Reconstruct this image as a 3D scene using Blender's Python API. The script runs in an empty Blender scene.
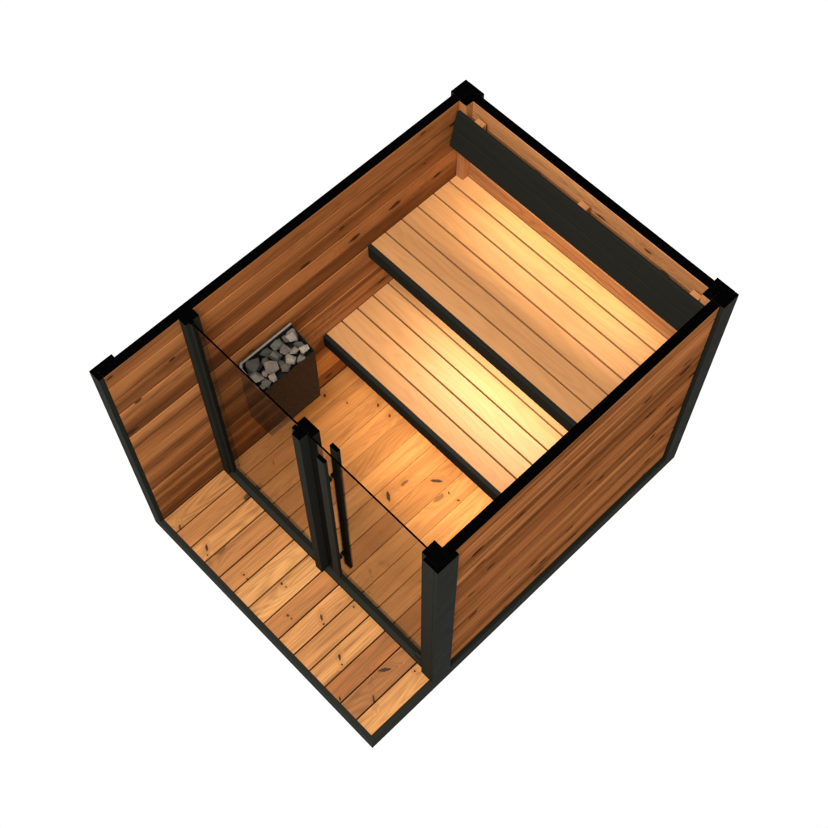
import bpy, bmesh, math, random
from mathutils import Vector, Matrix

SC = bpy.context.scene
COL = SC.collection

# ------------------------------------------------------------------ camera
def set_camera():
    yaw, pit, rol = -0.8004, 1.1015, -0.0020
    f_px = 1366.2767
    fw = Vector((math.cos(pit) * math.sin(yaw), math.cos(pit) * math.cos(yaw), -math.sin(pit)))
    r = Vector((math.cos(yaw), -math.sin(yaw), 0))
    u = r.cross(fw)
    r2 = r * math.cos(rol) + u * math.sin(rol)
    u2 = -r * math.sin(rol) + u * math.cos(rol)
    cam = bpy.data.cameras.new('camera')
    cam.sensor_width = 36.0
    cam.lens = 36.0 * f_px / 828.0
    cam.clip_start = 0.1
    cam.clip_end = 200
    o = bpy.data.objects.new('camera', cam)
    m = Matrix((r2, u2, -fw)).transposed().to_4x4()
    m.translation = (3.5355, -1.1353, 8.0768)
    o.matrix_world = m
    COL.objects.link(o)
    SC.camera = o
set_camera()

# ------------------------------------------------------------------ white studio surround and lamps
W_ENV = 1.02
UPPER = 0.45
w = bpy.data.worlds.new('World')
SC.world = w
w.use_nodes = True
bg = w.node_tree.nodes['Background']
bg.inputs[1].default_value = W_ENV
# a white sweep below the horizon, a dimmer grey studio above it
_t = w.node_tree
_tc = _t.nodes.new('ShaderNodeTexCoord')
_sp = _t.nodes.new('ShaderNodeSeparateXYZ')
_mr = _t.nodes.new('ShaderNodeMapRange')
_t.links.new(_tc.outputs['Generated'], _sp.inputs[0])
_t.links.new(_sp.outputs[2], _mr.inputs[0])
for _i, _v in enumerate((0.0, 0.5, 1.0, UPPER)):
    _mr.inputs[_i + 1].default_value = _v
_t.links.new(_mr.outputs[0], bg.inputs[0])

def area_lamp(name, loc, target, sx, sy, power, color, spread=180.0):
    l = bpy.data.lights.new(name, 'AREA')
    l.shape = 'RECTANGLE'
    l.size, l.size_y = sx, sy
    l.energy = power
    l.color = color
    l.spread = math.radians(spread)
    o = bpy.data.objects.new(name, l)
    o.location = loc
    d = Vector(target) - Vector(loc)
    q = d.to_track_quat('-Z', 'Y')
    o.rotation_euler = q.to_euler()
    COL.objects.link(o)
    return o
area_lamp('softbox_lamp', (2.0, -2.5, 9.6), (1.0, 1.3, 0.5), 4.5, 4.5, 1550, (1.0, 0.985, 0.955))

SC.view_settings.view_transform = 'Standard'
SC.view_settings.look = 'None'
SC.view_settings.exposure = 0.0
SC.view_settings.gamma = 1.0
SC.view_settings.use_curve_mapping = False
SC.cycles.use_denoising = True
SC.cycles.max_bounces = 10
SC.cycles.transparent_max_bounces = 12

# ------------------------------------------------------------------ node helpers
class NT:
    def __init__(self, name):
        self.m = bpy.data.materials.new(name)
        self.m.use_nodes = True
        self.t = self.m.node_tree
        self.t.nodes.clear()
        self.out = self.t.nodes.new('ShaderNodeOutputMaterial')
    def n(self, typ, **kw):
        nd = self.t.nodes.new(typ)
        for k, v in kw.items():
            setattr(nd, k, v)
        return nd
    def link(self, a, b):
        self.t.links.new(a, b)
    def put(self, sock, v):
        if hasattr(v, 'is_output'):
            self.link(v, sock)
        else:
            sock.default_value = v
    def math(self, op, a, b=None, c=None, clamp=False):
        nd = self.n('ShaderNodeMath', operation=op, use_clamp=clamp)
        self.put(nd.inputs[0], a)
        if b is not None: self.put(nd.inputs[1], b)
        if c is not None: self.put(nd.inputs[2], c)
        return nd.outputs[0]
    def comb(self, x, y, z):
        nd = self.n('ShaderNodeCombineXYZ')
        for s, v in zip(nd.inputs, (x, y, z)): self.put(s, v)
        return nd.outputs[0]
    def noise(self, vec, scale=1.0, detail=2.0, rough=0.5, dist=0.0):
        nd = self.n('ShaderNodeTexNoise')
        self.link(vec, nd.inputs['Vector'])
        nd.inputs['Scale'].default_value = scale
        nd.inputs['Detail'].default_value = detail
        nd.inputs['Roughness'].default_value = rough
        nd.inputs['Distortion'].default_value = dist
        return nd.outputs['Fac']
    def maprange(self, v, a, b, c, d, smooth=False):
        nd = self.n('ShaderNodeMapRange')
        nd.interpolation_type = 'SMOOTHSTEP' if smooth else 'LINEAR'
        self.put(nd.inputs[0], v)
        for i, x in enumerate((a, b, c, d)): nd.inputs[i + 1].default_value = x
        return nd.outputs[0]
    def mix(self, fac, a, b, mode='MIX'):
        nd = self.n('ShaderNodeMix', data_type='RGBA', blend_type=mode)
        self.put(nd.inputs['Factor'], fac)
        for s, v in ((nd.inputs[6], a), (nd.inputs[7], b)):
            self.put(s, (*v, 1) if isinstance(v, tuple) and len(v) == 3 else v)
        return nd.outputs[2]
    def surface(self, sh):
        self.link(sh, self.out.inputs['Surface'])

def wood(name, along, across, light, dark, red, knots=(), knot_amount=0.0, tone=(0.75, 1.12),
         contrast=1.0, rough=0.6, spec=0.15, fig=7.0, bold=0.0, fine=1.0, sk=26.0):
    """Procedural timber: contour-line figure, fine fibres, streaks, plank tones and knots.
    'pid' is a random number carried by every plank."""
    N = NT(name)
    tc = N.n('ShaderNodeTexCoord')
    sep = N.n('ShaderNodeSeparateXYZ')
    N.link(tc.outputs['Object'], sep.inputs[0])
    ax = {'x': 0, 'y': 1, 'z': 2}
    third = ({'x', 'y', 'z'} - {along, across}).pop()
    a0, b0, d0 = (sep.outputs[ax[k]] for k in (along, across, third))
    at = N.n('ShaderNodeAttribute', attribute_name='pid')
    pid = at.outputs['Fac']
    A = N.math('MULTIPLY_ADD', pid, 31.7, a0)
    B = N.math('MULTIPLY_ADD', pid, 7.3, b0)
    wn = N.n('ShaderNodeTexWhiteNoise', noise_dimensions='1D')
    N.link(N.math('MULTIPLY', pid, 91.7), wn.inputs['W'])
    rnd2 = wn.outputs['Value']
    # ---- knots
    K = None; KS = None
    if knots:
        kn = N.n('ShaderNodeTexNoise')
        N.link(N.comb(b0, a0, 0.0), kn.inputs['Vector'])
        kn.inputs['Scale'].default_value = 75.0
        kn.inputs['Detail'].default_value = 3.0
        sh = N.n('ShaderNodeVectorMath', operation='MULTIPLY_ADD')
        N.link(kn.outputs['Color'], sh.inputs[0])
        sh.inputs[1].default_value = (0.012, 0.012, 0.0)
        ad = N.n('ShaderNodeVectorMath', operation='ADD')
        N.link(N.comb(b0, a0, 0.0), ad.inputs[0])
        ad.inputs[1].default_value = (-0.006, -0.006, 0.0)
        N.link(ad.outputs[0], sh.inputs[2])
        kvec = sh.outputs[0]
    for (kx, ky, r1, r2, ang, strength) in knots:
        mp = N.n('ShaderNodeMapping', vector_type='TEXTURE')
        N.link(kvec, mp.inputs['Vector'])
        mp.inputs['Location'].default_value = (kx, ky, 0)
        mp.inputs['Rotation'].default_value = (0, 0, ang)
        mp.inputs['Scale'].default_value = (r1 * .78, r2 * .82, 1)
        ln = N.n('ShaderNodeVectorMath', operation='LENGTH')
        N.link(mp.outputs[0], ln.inputs[0])
        k = N.maprange(ln.outputs['Value'], 0.70, 1.15, min(1.0, strength * 1.3), 0.0, True)
        ks = N.maprange(ln.outputs['Value'], 0.6, 4.5, strength, 0.0, True)
        K = k if K is None else N.math('MAXIMUM', K, k)
        KS = ks if KS is None else N.math('MAXIMUM', KS, ks)
    if knot_amount > 0:
        wob = N.noise(N.comb(N.math('MULTIPLY', A, 16.0), N.math('MULTIPLY', B, 45.0), 0.0), 1.0, 1.0)
        vo = N.n('ShaderNodeTexVoronoi', feature='F1', voronoi_dimensions='2D')
        N.link(N.comb(N.math('MULTIPLY', A, 3.1), N.math('MULTIPLY', B, 7.4), 0.0), vo.inputs['Vector'])
        vo.inputs['Scale'].default_value = 1.0
        sc = N.n('ShaderNodeSeparateColor')
        N.link(vo.outputs['Color'], sc.inputs[0])
        pick = N.maprange(sc.outputs[0], 1.0 - knot_amount, 1.0 - knot_amount + 0.02, 0.0, 1.0)
        size = N.maprange(sc.outputs[1], 0.0, 1.0, 0.75, 1.7)
        dd = N.math('DIVIDE', N.math('MULTIPLY_ADD', wob, 0.16, vo.outputs['Distance']), size)
        k = N.math('MULTIPLY', N.maprange(dd, 0.125, 0.165, 0.9, 0.0, True), pick)
        ks = N.math('MULTIPLY', N.maprange(dd, 0.12, 0.50, 1.0, 0.0, True), pick)
        K = k if K is None else N.math('MAXIMUM', K, k)
        KS = ks if KS is None else N.math('MAXIMUM', KS, ks)
    # ---- figure
    n1 = N.noise(N.comb(N.math('MULTIPLY', A, 0.75), N.math('MULTIPLY', B, fig), N.math('MULTIPLY', d0, fig)), 1.0, 1.5, 0.45, 0.25)
    if KS is not None:
        n1 = N.math('MULTIPLY_ADD', KS, 0.16, n1)
    rings = N.math('MULTIPLY_ADD', N.math('SINE', N.math('MULTIPLY', n1, 120.0)), 0.5, 0.5)
    rings = N.math('POWER', rings, 1.6)
    fiber = N.noise(N.comb(N.math('MULTIPLY', A, 6.0), N.math('MULTIPLY', B, 260.0), N.math('MULTIPLY', d0, 260.0)), 1.0, 3.0, 0.6)
    streak = N.noise(N.comb(N.math('MULTIPLY', A, 1.1), N.math('MULTIPLY', B, sk), N.math('MULTIPLY', d0, sk)), 1.0, 3.0, 0.55, 0.2)
    band = N.noise(N.comb(N.math('MULTIPLY', A, 0.5), N.math('MULTIPLY', B, 9.0), N.math('MULTIPLY', d0, 9.0)), 1.0, 2.0, 0.5)
    t = N.math('MULTIPLY', N.math('SUBTRACT', rings, 0.4), -0.26 * contrast * fine)
    t = N.math('MULTIPLY_ADD', N.math('SUBTRACT', fiber, 0.5), 0.55 * contrast * fine, t)
    t = N.math('MULTIPLY_ADD', N.math('SUBTRACT', streak, 0.5), 1.3 * contrast * (0.5 + 0.5 * fine), t)
    t = N.math('MULTIPLY_ADD', N.math('SUBTRACT', band, 0.5), (1.0 + bold) * contrast, t)
    t = N.math('ADD', t, 0.55, clamp=True)
    base = N.mix(N.math('MULTIPLY_ADD', N.math('SUBTRACT', 1.0, pid), 0.8, N.math('MULTIPLY', rnd2, 0.2)), light, red)
    col = N.mix(t, dark, base)
    tn = N.maprange(pid, 0.0, 1.0, tone[0], tone[1])
    col = N.mix(1.0, col, N.comb(tn, tn, tn), 'MULTIPLY')
    # fine dark pitch streaks
    pit = N.noise(N.comb(N.math('MULTIPLY', A, 2.6), N.math('MULTIPLY', B, 120.0), N.math('MULTIPLY', d0, 120.0)), 1.0, 2.0, 0.5)
    pitm = N.maprange(pit, 0.66, 0.76, 0.0, 0.35 * contrast * fine, True)
    col = N.mix(pitm, col, tuple(c * 0.35 for c in dark))
    if K is not None:
        col = N.mix(N.math('MULTIPLY', KS, 0.28), col, (dark[0] * 0.75, dark[1] * 0.62, dark[2] * 0.55))
        col = N.mix(N.math('MULTIPLY', K, 0.97), col, (0.030, 0.013, 0.004))
    p = N.n('ShaderNodeBsdfPrincipled')
    N.link(col, p.inputs['Base Color'])
    N.link(N.maprange(fiber, 0.3, 0.7, rough - 0.07, rough + 0.1), p.inputs['Roughness'])
    p.inputs['Specular IOR Level'].default_value = spec
    bp = N.n('ShaderNodeBump')
    bp.inputs['Strength'].default_value = 0.25
    bp.inputs['Distance'].default_value = 0.0015
    N.link(N.math('ADD', fiber, N.math('MULTIPLY', rings, -0.4)), bp.inputs['Height'])
    N.link(bp.outputs[0], p.inputs['Normal'])
    N.surface(p.outputs[0])
    return N.m

def paint(name, col, rough=0.5, spec=0.35, vary=0.25, grain=None):
    N = NT(name)
    tc = N.n('ShaderNodeTexCoord')
    mp = N.n('ShaderNodeMapping')
    N.link(tc.outputs['Object'], mp.inputs[0])
    mp.inputs['Scale'].default_value = grain or (9, 9, 9)
    nz = N.noise(mp.outputs[0], 1.0, 4.0, 0.6)
    c = N.mix(nz, tuple(x * (1 - vary) for x in col), tuple(x * (1 + vary) for x in col))
    p = N.n('ShaderNodeBsdfPrincipled')
    N.link(c, p.inputs['Base Color'])
    N.link(N.maprange(nz, 0.3, 0.7, rough - 0.06, rough + 0.08), p.inputs['Roughness'])
    p.inputs['Specular IOR Level'].default_value = spec
    bp = N.n('ShaderNodeBump')
    bp.inputs['Strength'].default_value = 0.08
    bp.inputs['Distance'].default_value = 0.0005
    N.link(nz, bp.inputs['Height'])
    N.link(bp.outputs[0], p.inputs['Normal'])
    N.surface(p.outputs[0])
    return N.m

def matte_black(name):
    N = NT(name)
    tc = N.n('ShaderNodeTexCoord')
    nz = N.noise(tc.outputs['Object'], 60.0, 2.0)
    c = N.mix(nz, (0.0, 0.0, 0.0), (0.0012, 0.0012, 0.0012))
    d = N.n('ShaderNodeBsdfDiffuse')
    N.link(c, d.inputs['Color'])
    N.surface(d.outputs[0])
    return N.m

def smoked_glass(name):
    N = NT(name)
    tr = N.n('ShaderNodeBsdfTransparent')
    tr.inputs['Color'].default_value = (0.765, 0.745, 0.725, 1)
    gl = N.n('ShaderNodeBsdfGlossy')
    gl.inputs['Roughness'].default_value = 0.06
    gl.inputs['Color'].default_value = (1, 1, 1, 1)
    fr = N.n('ShaderNodeFresnel')
    fr.inputs['IOR'].default_value = 1.45
    tc = N.n('ShaderNodeTexCoord')
    nz = N.noise(tc.outputs['Object'], 2.0, 1.0)
    N.link(N.maprange(nz, 0.3, 0.7, 0.04, 0.08), gl.inputs['Roughness'])
    mx = N.n('ShaderNodeMixShader')
    geo = N.n('ShaderNodeNewGeometry')
    front = N.math('SUBTRACT', 1.0, geo.outputs['Backfacing'])
    N.link(N.math('MULTIPLY', N.math('MULTIPLY', fr.outputs[0], 0.8), front), mx.inputs[0])
    N.link(tr.outputs[0], mx.inputs[1])
    N.link(gl.outputs[0], mx.inputs[2])
    N.surface(mx.outputs[0])
    return N.m

def stone_mat(name):
    N = NT(name)
    tc = N.n('ShaderNodeTexCoord')
    oi = N.n('ShaderNodeObjectInfo')
    n1 = N.noise(tc.outputs['Object'], 45.0, 5.0, 0.65)
    n2 = N.noise(tc.outputs['Object'], 260.0, 3.0, 0.6)
    t = N.math('MULTIPLY_ADD', n2, 0.6, N.math('MULTIPLY', n1, 0.7))
    k = N.maprange(t, 0.4, 0.9, 0.5, 1.5)
    col = N.mix(1.0, oi.outputs['Color'], N.comb(k, k, k), 'MULTIPLY')
    p = N.n('ShaderNodeBsdfPrincipled')
    N.link(col, p.inputs['Base Color'])
    p.inputs['Roughness'].default_value = 0.8
    bp = N.n('ShaderNodeBump')
    bp.inputs['Strength'].default_value = 0.6
    bp.inputs['Distance'].default_value = 0.004
    N.link(t, bp.inputs['Height'])
    N.link(bp.outputs[0], p.inputs['Normal'])
    N.surface(p.outputs[0])
    return N.m

# knots that can be picked out on the deck: (x, y, radius along its axis, radius across, angle, strength)
DG = math.atan2(-0.54, 0.84)
HZ = math.radians(42)
DECK_KNOTS = [
    (0.412, 0.098, 0.030, 0.010, DG, 0.9), (0.454, 0.070, 0.008, 0.006, DG, 0.9),
    (0.709, 0.146, 0.010, 0.008, 0.3, 1.0), (0.744, 0.145, 0.008, 0.006, 0.3, 0.9),
    (0.914, 0.275, 0.013, 0.010, DG, 1.0), (0.949, 0.280, 0.007, 0.006, 0, 0.9),
    (1.092, 0.166, 0.010, 0.009, 0, 1.0), (1.122, 0.168, 0.007, 0.006, 0, 1.0),
    (1.243, 0.304, 0.026, 0.010, DG, 0.95), (1.283, 0.285, 0.009, 0.007, 0, 0.9),
    (1.330, 0.490, 0.009, 0.007, 0, 1.0), (1.502, 0.214, 0.028, 0.010, DG, 0.95),
    (1.546, 0.193, 0.009, 0.006, 0, 0.9), (1.689, 0.043, 0.018, 0.008, DG, 0.8),
    (1.828, 0.185, 0.034, 0.008, DG, 0.85), (1.746, 0.352, 0.055, 0.014, math.radians(55), 0.75),
    (1.877, 0.476, 0.009, 0.007, 0, 1.0), (0.189, 0.068, 0.024, 0.010, DG, 0.6),
]
FLOOR_KNOTS = [
    (0.951, 1.145, 0.050, 0.015, DG, 0.8), (1.087, 1.440, 0.052, 0.013, HZ, 0.85),
    (1.200, 1.436, 0.016, 0.008, DG, 0.75), (1.278, 1.444, 0.014, 0.007, HZ, 0.8),
    (0.543, 1.547, 0.018, 0.010, DG, 0.7), (0.436, 1.545, 0.018, 0.009, DG, 0.75),
    (0.280, 1.414, 0.012, 0.008, DG, 0.7), (0.139, 1.345, 0.018, 0.011, DG, 0.9),
    (0.268, 0.781, 0.026, 0.008, DG, 0.5), (1.236, 0.718, 0.022, 0.010, DG, 0.45),
    (0.655, 0.930, 0.018, 0.008, DG, 0.5),
]
LIGHT = (0.47, 0.230, 0.074)
RED = (0.40, 0.128, 0.032)
DARK = (0.20, 0.078, 0.022)
M = {}
M['deck'] = wood('porch_pine', 'y', 'x', LIGHT, DARK, RED, DECK_KNOTS, 0.07, (0.72, 1.15), 1.25)
M['floor'] = wood('floor_pine', 'y', 'x', (0.48, 0.228, 0.076), (0.26, 0.100, 0.028), (0.44, 0.168, 0.044), FLOOR_KNOTS, 0.05, (0.78, 1.12), 1.0)
M['bench'] = wood('bench_timber', 'x', 'y', (0.46, 0.232, 0.088), (0.33, 0.145, 0.048), (0.43, 0.192, 0.066), (), 0.0, (0.88, 1.07), 0.9, fig=4.0, spec=0.3, rough=0.5)
M['wall_side'] = wood('lining_timber', 'y', 'z', (0.40, 0.158, 0.049), (0.145, 0.049, 0.0135), (0.345, 0.110, 0.028), (), 0.22, (0.66, 1.14), 1.1, fig=4.0, bold=1.6, fine=0.6, spec=0.05, sk=13.0)
M['wall_back'] = wood('lining_timber_across', 'x', 'z', (0.44, 0.20, 0.075), (0.22, 0.08, 0.025), (0.40, 0.155, 0.05), (), 0.16, (0.85, 1.1), 1.0, fig=5.0)
M['clad'] = wood('cladding_timber', 'y', 'z', (0.405, 0.152, 0.050), (0.150, 0.050, 0.0145), (0.36, 0.112, 0.032), (), 0.24, (0.72, 1.16), 1.1, fig=4.0, bold=1.6, fine=0.5, spec=0.0, sk=13.0)
M['clad_back'] = wood('cladding_timber_across', 'x', 'z', (0.405, 0.152, 0.050), (0.150, 0.050, 0.0145), (0.36, 0.112, 0.032), (), 0.24, (0.72, 1.16), 1.1, fig=4.0, bold=1.6, fine=0.5, spec=0.0, sk=13.0)
M['batten'] = wood('batten_timber', 'z', 'x', (0.44, 0.20, 0.075), (0.26, 0.10, 0.034), (0.40, 0.155, 0.05), (), 0.0, (0.9, 1.05))
M['dark'] = paint('charcoal_paint', (0.0150, 0.0155, 0.0120), 0.65, 0.012, 0.15)
M['board'] = paint('black_stained_board', (0.0118, 0.0120, 0.0098), 0.65, 0.015, 0.3, (1.5, 60, 60))
M['cut'] = matte_black('black_cut_face')
M['glass'] = smoked_glass('smoked_glass')
M['steel'] = paint('dark_heater_steel', (0.0105, 0.0095, 0.0080), 0.5, 0.12, 0.12, (40, 40, 40))
M['rim'] = paint('worn_grey_steel', (0.16, 0.145, 0.13), 0.45, 0.5, 0.35, (30, 30, 30))
M['stone'] = stone_mat('split_stone')

# ------------------------------------------------------------------ mesh helpers
class MB:
    """collects boxes and prisms into one mesh; every piece may carry its own material slot and plank number"""
    def __init__(self, seed=0):
        self.bm = bmesh.new()
        self.pid = self.bm.faces.layers.float.new('pid')
        self.rng = random.Random(seed)
    def _finish(self, tmp, mat, pid, top=None):
        tmp.normal_update()
        vm = {}
        for v in tmp.verts:
            vm[v] = self.bm.verts.new(v.co)
        pid = self.rng.random() if pid is None else pid
        for f in tmp.faces:
            nf = self.bm.faces.new([vm[v] for v in f.verts])
            nf.material_index = mat
            if top is not None and f.normal.z > 0.3:
                nf.material_index = top
            nf[self.pid] = pid
        tmp.free()
    def box(self, x0, x1, y0, y1, z0, z1, bevel=0.0015, mat=0, pid=None, top=None):
        t = bmesh.new()
        bmesh.ops.create_cube(t, size=1.0)
        for v in t.verts:
            v.co = Vector((x0 + (v.co.x + .5) * (x1 - x0), y0 + (v.co.y + .5) * (y1 - y0), z0 + (v.co.z + .5) * (z1 - z0)))
        if bevel:
            bmesh.ops.bevel(t, geom=list(t.edges), offset=bevel, segments=1, affect='EDGES')
        self._finish(t, mat, pid, top)
        return self
    def prism(self, pts, axis, a0, a1, bevel=0.0, mat=0, pid=None, top=None):
        """outline pts (2-D) pushed out along axis; the outline is in the other two axes in x, y, z order"""
        t = bmesh.new()
        def P(p, a):
            c = list(p)
            c.insert('xyz'.index(axis), a)
            return Vector(c)
        lo = [t.verts.new(P(p, a0)) for p in pts]
        hi = [t.verts.new(P(p, a1)) for p in pts]
        t.faces.new(lo); t.faces.new(hi)
        for i in range(len(pts)):
            j = (i + 1) % len(pts)
            t.faces.new((lo[i], lo[j], hi[j], hi[i]))
        bmesh.ops.recalc_face_normals(t, faces=list(t.faces))
        if bevel:
            bmesh.ops.bevel(t, geom=list(t.edges), offset=bevel, segments=1, affect='EDGES')
        self._finish(t, mat, pid, top)
        return self
    def build(self, name, mats, parent=None, loc=(0, 0, 0), label=None):
        me = bpy.data.meshes.new(name)
        off = Vector(parent.location) if parent is not None else Vector(loc)
        if parent is not None and parent.parent is not None:
            off = off + Vector(parent.parent.location)
        for v in self.bm.verts:
            v.co -= off
        self.bm.to_mesh(me)
        self.bm.free()
        for m in mats:
            me.materials.append(m)
        o = bpy.data.objects.new(name, me)
        COL.objects.link(o)
        if parent is not None:
            o.parent = parent
        else:
            o.location = loc
        if label:
            o['label'] = label
        return o

def thing(name, label, cat, loc=(0, 0, 0), group=None):
    o = bpy.data.objects.new(name, None)
    o.empty_display_size = 0.1
    COL.objects.link(o)
    o.location = loc
    o['label'] = label
    o['category'] = cat
    if group: o['group'] = group
    return o

# ------------------------------------------------------------------ cabin
W, D, H = 2.008, 2.713, 2.0
ZD = 0.133            # deck level
XL, XR, YB = 0.081, 1.927, 2.631      # inner wall faces
YG = 0.558            # glass plane

cabin = thing('sauna_cabin', 'open topped sauna cabin with timber walls, black posts, smoked glass front and pine porch', 'sauna cabin')

# base frame
b = MB(1)
b.box(0, W, 0, 0.027, 0, ZD + .003)
b.box(0, XL - .002, 0.027, D, 0, ZD + .003)
b.box(1.980, W, 0.027, D, 0, ZD + .003)
b.box(XL - .002, 1.980, YB + .002, D, 0, ZD + .003)
b.box(XL - .002, 1.980, 0.027, YB + .002, 0.02, 0.098, 0)
b.box(XR + .002, 1.988, 0.646, 2.588, ZD + .004, ZD + .020)
b.build('base_frame', [M['dark']], cabin)

# decks: planks running front to back
LINES = [0.0815, 0.205, 0.343, 0.478, 0.616, 0.750, 0.888, 1.027, 1.163, 1.300, 1.437, 1.574, 1.710, 1.847, 1.979]
def deck(name, y0, y1, gap, mat, seed, tones=None):
    d = MB(seed)
    rg = random.Random(seed + 50)
    for i in range(len(LINES) - 1):
        g = gap / 2
        bv = .0018 if gap > .004 else .0008
        x0 = LINES[i] + (g if i else 0.0)
        x1 = LINES[i + 1] - g
        dz = rg.uniform(-.0006, .0006)
        d.box(x0, x1, y0, y1, 0.105, ZD + dz, bv, pid=(tones[i] if tones else None))
    return d.build(name, [mat], cabin)
deck('porch_deck', 0.0285, 0.521, 0.0085, M['deck'], 11,
     [0.66, 0.36, 0.72, 0.30, 0.44, 0.90, 0.99, 0.40, 0.78, 0.50, 0.94, 0.02, 0.14, 0.84])
deck('interior_floor', 0.602, 2.62, 0.0018, M['floor'], 12,
     [0.55, 0.35, 0.50, 0.42, 0.30, 0.93, 0.58, 0.47, 0.74, 0.80, 0.62, 0.51, 0.69, 0.45])

# walls: horizontal boards inside and out, black cut face on top
PITCH = 0.1435
def board_rows():
    z = 1.868
    edges = [1.998]
    while z > 0.20:
        edges.append(z)
        z -= PITCH
    edges.append(ZD + .006)
    return edges
def lining(mb, axis, face, back, a0, a1, zlo, mat, seed, e1=.011, e2=.0155):
    """boards with chamfered joints; face is the coordinate of the seen surface, back that of the rear"""
    rg = random.Random(seed)
    e = board_rows()
    sgn = 1 if face > back else -1
    for i in range(len(e) - 1):
        zt, zb = e[i], max(e[i + 1], zlo)
        if zt - zb < .01: continue
        c = .006          # small chamfer below, wider one along the upper edge
        out = [(back, zb + .0004), (face - sgn * c, zb + .0004), (face, zb + c), (face, zt - e1), (face - sgn * e2, zt - .0004), (back, zt - .0004)]
        mb.prism(out, axis, a0, a1, 0, mat, rg.random())
def wall(axis, inner, outer, a0, a1, zlo_in, zlo_out, seed, m_in, m_out):
    t = 0.018
    s = 1 if inner > outer else -1
    mb = MB(seed)
    lining(mb, axis, inner, inner - s * t, a0, a1, zlo_in, 0, seed * 3 + 1, .007, .009)
    lining(mb, axis, outer, outer + s * t, a0, a1, zlo_out, 1, seed * 3 + 2)
    lo, hi = sorted((inner - s * (t + .001), outer + s * (t + .001)))
    l2, h2 = sorted((inner, outer))
    if axis == 'y':
        mb.box(lo, hi, a0 + .001, a1 - .001, ZD + .004, 1.9975, 0, 2)
        mb.box(l2, h2, a0, a1, 1.9985, H, 0, 2)
    else:
        mb.box(a0 + .001, a1 - .001, lo, hi, ZD + .004, 1.9975, 0, 2)
        mb.box(a0, a1, l2, h2, 1.9985, H, 0, 2)
    return mb.build('wall', [m_in, m_out, M['cut']], cabin)
wall('y', XL, 0.0255, 0.031, 2.587, ZD + .006, ZD + .006, 21, M['wall_side'], M['clad'])
wall('y', XR, 1.983, 0.6115, 2.587, ZD + .006, ZD + .021, 22, M['wall_side'], M['clad'])
wall('x', YB, 2.6875, 0.0815, 1.9265, ZD + .006, ZD + .006, 23, M['wall_back'], M['clad_back'])

# posts
def post(pieces, seed, label=None):
    mb = MB(seed)
    for p in pieces:
        mb.box(*p[:4], ZD + .004, H + (p[4] if len(p) > 4 else .001), .0018, 0, None, 1)
    return mb.build('corner_post', [M['dark'], M['cut']], cabin, label=label)
post([(0, .0245, 0, .145), (.0253, .0808, 0, .030, .0016)], 31)                                             # porch corner
post([(0, .0245, 2.591, D), (.0253, .148, 2.6885, D, .0016), (.0255, .0805, 2.588, 2.688, .0022)], 32)
post([(1.9835, W, 2.591, D), (1.861, 1.9827, 2.6885, D, .0016), (1.9275, 1.9825, 2.588, 2.688, .0022)], 33)
post([(1.9835, W, .5005, .645), (1.907, 1.9827, .5005, .5235, .0016), (1.875, 1.9825, .5245, .611, .0022)], 34)
def jamb(pieces, seed):
    mb = MB(seed)
    for p in pieces:
        mb.box(*p[:4], ZD + .001, H + (p[4] if len(p) > 4 else .001), .0018, 0, None, 1)
    return mb.build('door_post', [M['dark'], M['cut']], cabin)
jamb([(.0818, .136, .522, .615), (.1365, .152, .545, .572, .0016)], 35)
jamb([(.9775, 1.034, .501, .5615), (.953, .9772, .5235, .5500, .0016), (.966, .9772, .5503, .5615, .0014), (.953, 1.066, .5618, .611, .0024)], 36)

# wooden corner battens at the back wall
for x0, x1, sd in ((.0815, .139, 41), (1.870, 1.9265, 42)):
    MB(sd).box(x0, x1, 2.577, 2.6305, ZD + .002, H + .0012, .0015, 0, None, 1).build('corner_batten', [M['batten'], M['cut']], cabin)

# threshold under the glass
th = MB(45)
th.box(.137, .976, .5225, .600, ZD - .02, ZD + .018)
th.box(1.035, 1.874, .5225, .600, ZD - .02, ZD + .018)
th.box(.90, 1.10, .526, .600, ZD - .02, ZD + .0165)
th.build('threshold', [M['dark']], cabin)

# fixed pane and glass door
pn = MB(46)
pn.box(.1525, .966, YG - .004, YG + .004, ZD + .0185, 1.994, 0)
pn.box(.1525, .966, YG - .004, YG + .004, 1.9945, H, 0, 1)
pn.build('glass_pane', [M['glass'], M['cut']], cabin)
dr = MB(47)
dr.box(1.037, 1.873, YG - .004, YG + .003, ZD + .0185, 1.994, 0)
dr.box(1.037, 1.873, YG - .004, YG + .004, 1.9945, H, 0, 1)
door = dr.build('glass_door', [M['glass'], M['cut']], cabin)
for y0, y1 in ((.503, .526), (.590, .614)):
    h = MB(int(y0 * 1000))
    h.box(1.157, 1.212, y0, y1, .375, H + .0005, .002, 0, None, 1)
    for z in (.60, 1.70):
        if y0 < YG: h.box(1.172, 1.197, y1 + .0002, YG - .0042, z, z + .025, .001)
        else: h.box(1.172, 1.197, YG + .0042, y0 - .0002, z, z + .025, .001)
    h.build('handle', [M['dark'], M['cut']], door)
hg = MB(48)
hg.box(1.815, 1.872, YG - .022, YG - .0045, ZD + .026, ZD + .075, .003)
hg.box(1.815, 1.872, YG + .0045, YG + .022, ZD + .026, ZD + .075, .003)
hg.build('hinge', [M['dark']], door)

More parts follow.
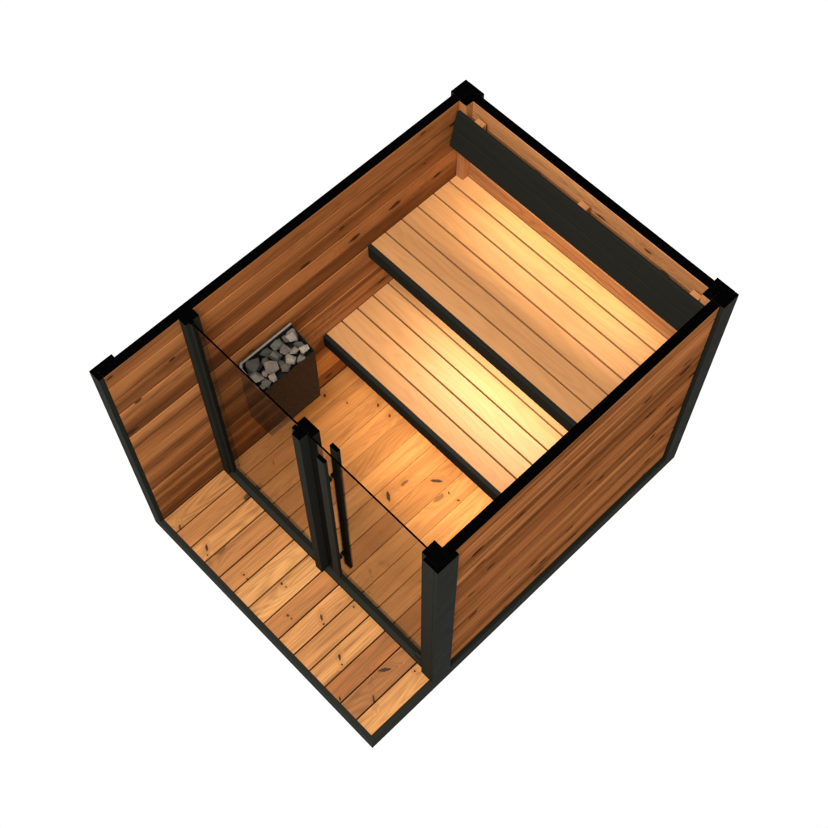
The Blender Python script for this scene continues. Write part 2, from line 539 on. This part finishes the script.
# ------------------------------------------------------------------ benches
def bench(label, z, yf, slats, seed, back, tones):
    t = thing('slatted_bench', label, 'bench', ((XL + XR) / 2, (yf + back) / 2, z - .115))
    s = MB(seed)
    for i in range(len(slats) - 1):
        s.box(XL + .003, XR - .003, slats[i] + (.0053 if i else .001), slats[i + 1] - .0053, z - .027, z, .0018, 0, tones[i])
    for i in range(1, min(len(slats) - 1, 6) if z > 1 else 4):
        s.box(XL + .004, XR - .004, slats[i] - .012, slats[i] + .012, z - .040, z - .0275, 0, 1)  # dark strips added beneath the slat gaps, standing in for their shade
    s.build('seat', [M['bench'], M['board']], t)
    f = MB(seed + 1)
    f.box(XL + .002, XR - .002, yf - .028, yf, z - .112, z - .001, .003)
    f.build('front_board', [M['board']], t)
    for x in (XL + .003, (XL + XR) / 2 - .02, XR - .043):
        MB(seed + 2).box(x, x + .04, yf + .001, slats[-1] - .004, z - .085, z - .028, .002).build('bearer', [M['batten']], t)
    return t
bench('upper slatted bench at the back with black front board, below the dark backrest', 1.31, 1.863,
      [1.8635, 1.982, 2.1155, 2.249, 2.383, 2.5165, 2.629], 61, 2.63, [.45, .25, .35, .6, .7, .8])
bench('lower slatted bench with black front board, in front of and below the upper one', 0.74, 1.458,
      [1.4585, 1.588, 1.7215, 1.855, 1.9885, 2.12, 2.25], 71, 2.25, [.40, .55, .62, .7, .66, .5])

# ------------------------------------------------------------------ backrest
br = thing('backrest', 'charcoal backrest of two long boards leaning on battens along the back wall', 'backrest', (1.0, 2.58, 1.66))
y_lo, z_lo, y_hi, z_hi = 2.497, 1.672, 2.552, 1.938
ux, uz = (y_hi - y_lo), (z_hi - z_lo)
L = math.hypot(ux, uz); ux /= L; uz /= L
nx, nz = uz, -ux           # away from the sitter, towards the wall
def slab(s0, s1, thick):
    p = lambda s, n: (y_lo + ux * s + nx * n, z_lo + uz * s + nz * n)
    return [p(s0, 0), p(s1, 0), p(s1, thick), p(s0, thick)]
for k in range(2):
    MB(80 + k).prism(slab(k * L / 2 + .002, (k + 1) * L / 2 - .002, .024), 'x', XL + .010, XR - .006, .0025).build('board', [M['board']], br)
for x in (.205, .998, 1.800):
    mb = MB(85)
    p = slab(-.02, L - .006, .0245)
    mb.prism([(p[3][0], p[3][1]), (p[2][0], p[2][1]), (2.612, p[2][1]), (2.612, p[3][1])], 'x', x, x + .062, .0015)
    mb.build('batten', [M['batten']], br)

# warm light strips behind the backrest and under the benches
WARM = (1.0, 0.87, 0.56)
def strip(name, x0, x1, y, z, ty, tz, width, power, spread=160, color=None):
    l = area_lamp(name, ((x0 + x1) / 2, y, z), ((x0 + x1) / 2, ty, tz), x1 - x0, width, power, color or WARM, spread)
    return l
strip('backrest_light', .34, 1.64, 2.606, 1.76, 2.50, 1.31, .02, 6.6, 140)
strip('upper_bench_light', .55, 1.66, 1.925, 1.215, 1.85, .74, .02, 10.0, 160, (1.0, 0.95, 0.82))
strip('lower_bench_light', .30, 1.78, 1.52, .640, 1.36, .133, .02, 9.5, 160, (1.0, 0.80, 0.46))

# ------------------------------------------------------------------ heater
X0, X1, Y0, Y1, Z0 = .098, .302, .790, 1.196, .56
ZF, ZB = 1.118, 1.200
ht = thing('sauna_heater', 'dark steel wall heater filled with grey stones behind the glass', 'heater', ((X0 + X1) / 2, (Y0 + Y1) / 2, Z0))
hb = MB(91)
side = [(X0 + .012, Z0), (X1 - .003, Z0), (X1 - .003, ZF), (X0 + .012, ZB - .012)]
hb.prism(side, 'y', Y0, Y0 + .004, .0006)
hb.prism(side, 'y', Y1 - .004, Y1, .0006)
hb.box(X1 - .003, X1, Y0, Y1, Z0, ZF, .0008)
hb.box(X0 + .012, X1 - .0035, Y0 + .0045, Y1 - .0045, Z0 + .003, 1.060, 0)
hb.build('body', [M['steel']], ht)
rim = MB(92)
rim.box(X0, X0 + .0125, Y0 + .024, Y1, ZB - .012, ZB, .003)
rim.box(X0 + .0005, X0 + .0115, Y0, Y1, Z0 + .05, ZB - .0125, .001, 1)
rim.prism([(X0 + .0128, ZB), (X0 + .0128, ZB - .012), (X1 - .02, ZF - .002), (X1 - .02, ZF + .005)], 'y', Y0 - .0005, Y0 + .0042, .001)
# rolled lip round the back left corner
for k in range(5):
    a0 = math.pi / 2 * k / 5
    a1 = math.pi / 2 * (k + 1) / 5
    R0, R1 = .018, .031
    cx, cy = X0 + R1, Y0 + .0265
    rim.prism([(cx - R1 * math.cos(a0), cy - R1 * math.sin(a0)), (cx - R1 * math.cos(a1), cy - R1 * math.sin(a1)),
               (cx - R0 * math.cos(a1), cy - R0 * math.sin(a1)), (cx - R0 * math.cos(a0), cy - R0 * math.sin(a0))], 'z', ZB - .03, ZB + .001)
rim.build('rim', [M['rim'], M['steel']], ht)
MB(93).box(.0815, X0 - .0005, Y0 + .08, Y1 - .08, Z0 + .1, ZB - .1, .002).build('wall_bracket', [M['steel']], ht)

STONES = [   # x, y, z, radius, colour, label
    (.155, 1.160, 1.155, .037, (.30, .26, .235), 'large pale pinkish stone at the back right end of the heater'),
    (.255, 1.158, 1.125, .031, (.42, .37, .31), 'palest squarish tan stone at the front right corner of the heater'),
    (.222, 1.105, 1.130, .027, (.26, .235, .20), 'small grey tan stone just left of the palest stone'),
    (.187, 1.068, 1.140, .036, (.20, .175, .16), 'mid grey pinkish stone in the middle of the right half'),
    (.246, 1.050, 1.130, .034, (.34, .30, .26), 'light beige stone near the front edge of the heater'),
    (.215, .938, 1.135, .048, (.27, .225, .20), 'largest pinkish grey stone in the middle of the heater'),
    (.178, 1.005, 1.130, .037, (.115, .11, .095), 'dark grey stone right of the largest pinkish stone'),
    (.266, 1.000, 1.115, .032, (.105, .10, .085), 'dark grey stone at the middle of the front edge'),
    (.142, .872, 1.145, .049, (.05, .047, .04), 'near black broad stone in the back left corner'),
    (.205, .830, 1.130, .036, (.24, .235, .20), 'light greenish grey stone at the left end'),
    (.264, .900, 1.120, .031, (.33, .29, .25), 'pale wedge shaped stone at the left of the front edge'),
    (.262, .852, 1.110, .030, (.11, .105, .09), 'dark grey stone left of the pale wedge'),
    (.130, 1.060, 1.140, .040, (.115, .12, .10), 'dark greenish stone against the back rim'),
    (.126, .975, 1.140, .036, (.065, .065, .055), 'very dark stone against the middle of the back rim'),
    (.128, 1.130, 1.125, .027, (.085, .08, .07), 'small dark stone behind the large pale one'),
    (.160, .935, 1.125, .030, (.075, .07, .06), 'small dark stone behind the largest pinkish stone'),
    (.278, 1.105, 1.105, .025, (.15, .14, .12), 'small dull grey stone half sunk below the palest stone'),
    (.262, .815, 1.105, .024, (.13, .125, .11), 'small grey stone in the front left corner'),
    (.215, .885, 1.125, .022, (.24, .20, .18), 'little pinkish stone left of the largest one'),
    (.205, 1.160, 1.110, .026, (.09, .085, .075), 'small dark stone between the two palest stones'),
    (.225, 1.000, 1.100, .030, (.08, .075, .065), 'sunken dark stone beside the light beige stone'),
    (.165, .830, 1.105, .030, (.06, .058, .05), 'sunken black stone beside the greenish grey stone'),
    (.140, 1.010, 1.110, .030, (.07, .068, .058), 'sunken dark stone behind the dark grey stone'),
]
for i, (x, y, z, r, c, lab) in enumerate(STONES):
    rg = random.Random(500 + i * 7)
    bm = bmesh.new()
    r *= 1.08
    sx, sy, sz = rg.uniform(.85, 1.2), rg.uniform(.8, 1.15), rg.uniform(.8, 1.0)
    n = 11
    for k in range(n):
        ph = k * 2.39996 + rg.uniform(-.5, .5)
        h = max(-1, min(1, 1 - 2 * (k + .5) / n + rg.uniform(-.12, .12)))
        q = math.sqrt(1 - h * h)
        rr = r * rg.uniform(.86, 1.2)
        bm.verts.new((rr * q * math.cos(ph) * sx, rr * q * math.sin(ph) * sy, rr * h * sz))
    res = bmesh.ops.convex_hull(bm, input=list(bm.verts))
    bmesh.ops.dissolve_limit(bm, angle_limit=math.radians(14), verts=list(bm.verts), edges=list(bm.edges))
    bmesh.ops.bevel(bm, geom=list(bm.edges), offset=r * .045, segments=2, affect='EDGES')
    bmesh.ops.recalc_face_normals(bm, faces=list(bm.faces))
    me = bpy.data.meshes.new('stone')
    bm.to_mesh(me); bm.free()
    me.materials.append(M['stone'])
    o = bpy.data.objects.new('stone', me)
    o.location = (x, y, z)
    o.rotation_euler = (rg.uniform(-.4, .4), rg.uniform(-.4, .4), rg.uniform(0, 6))
    g = .52 if c[0] > .19 else .55
    o.color = (c[0] * g * 1.06, c[1] * g * .97, c[2] * g * .88, 1)
    o['label'] = lab
    o['category'] = 'stone'
    o['group'] = 'stones heaped in the heater'
    COL.objects.link(o)
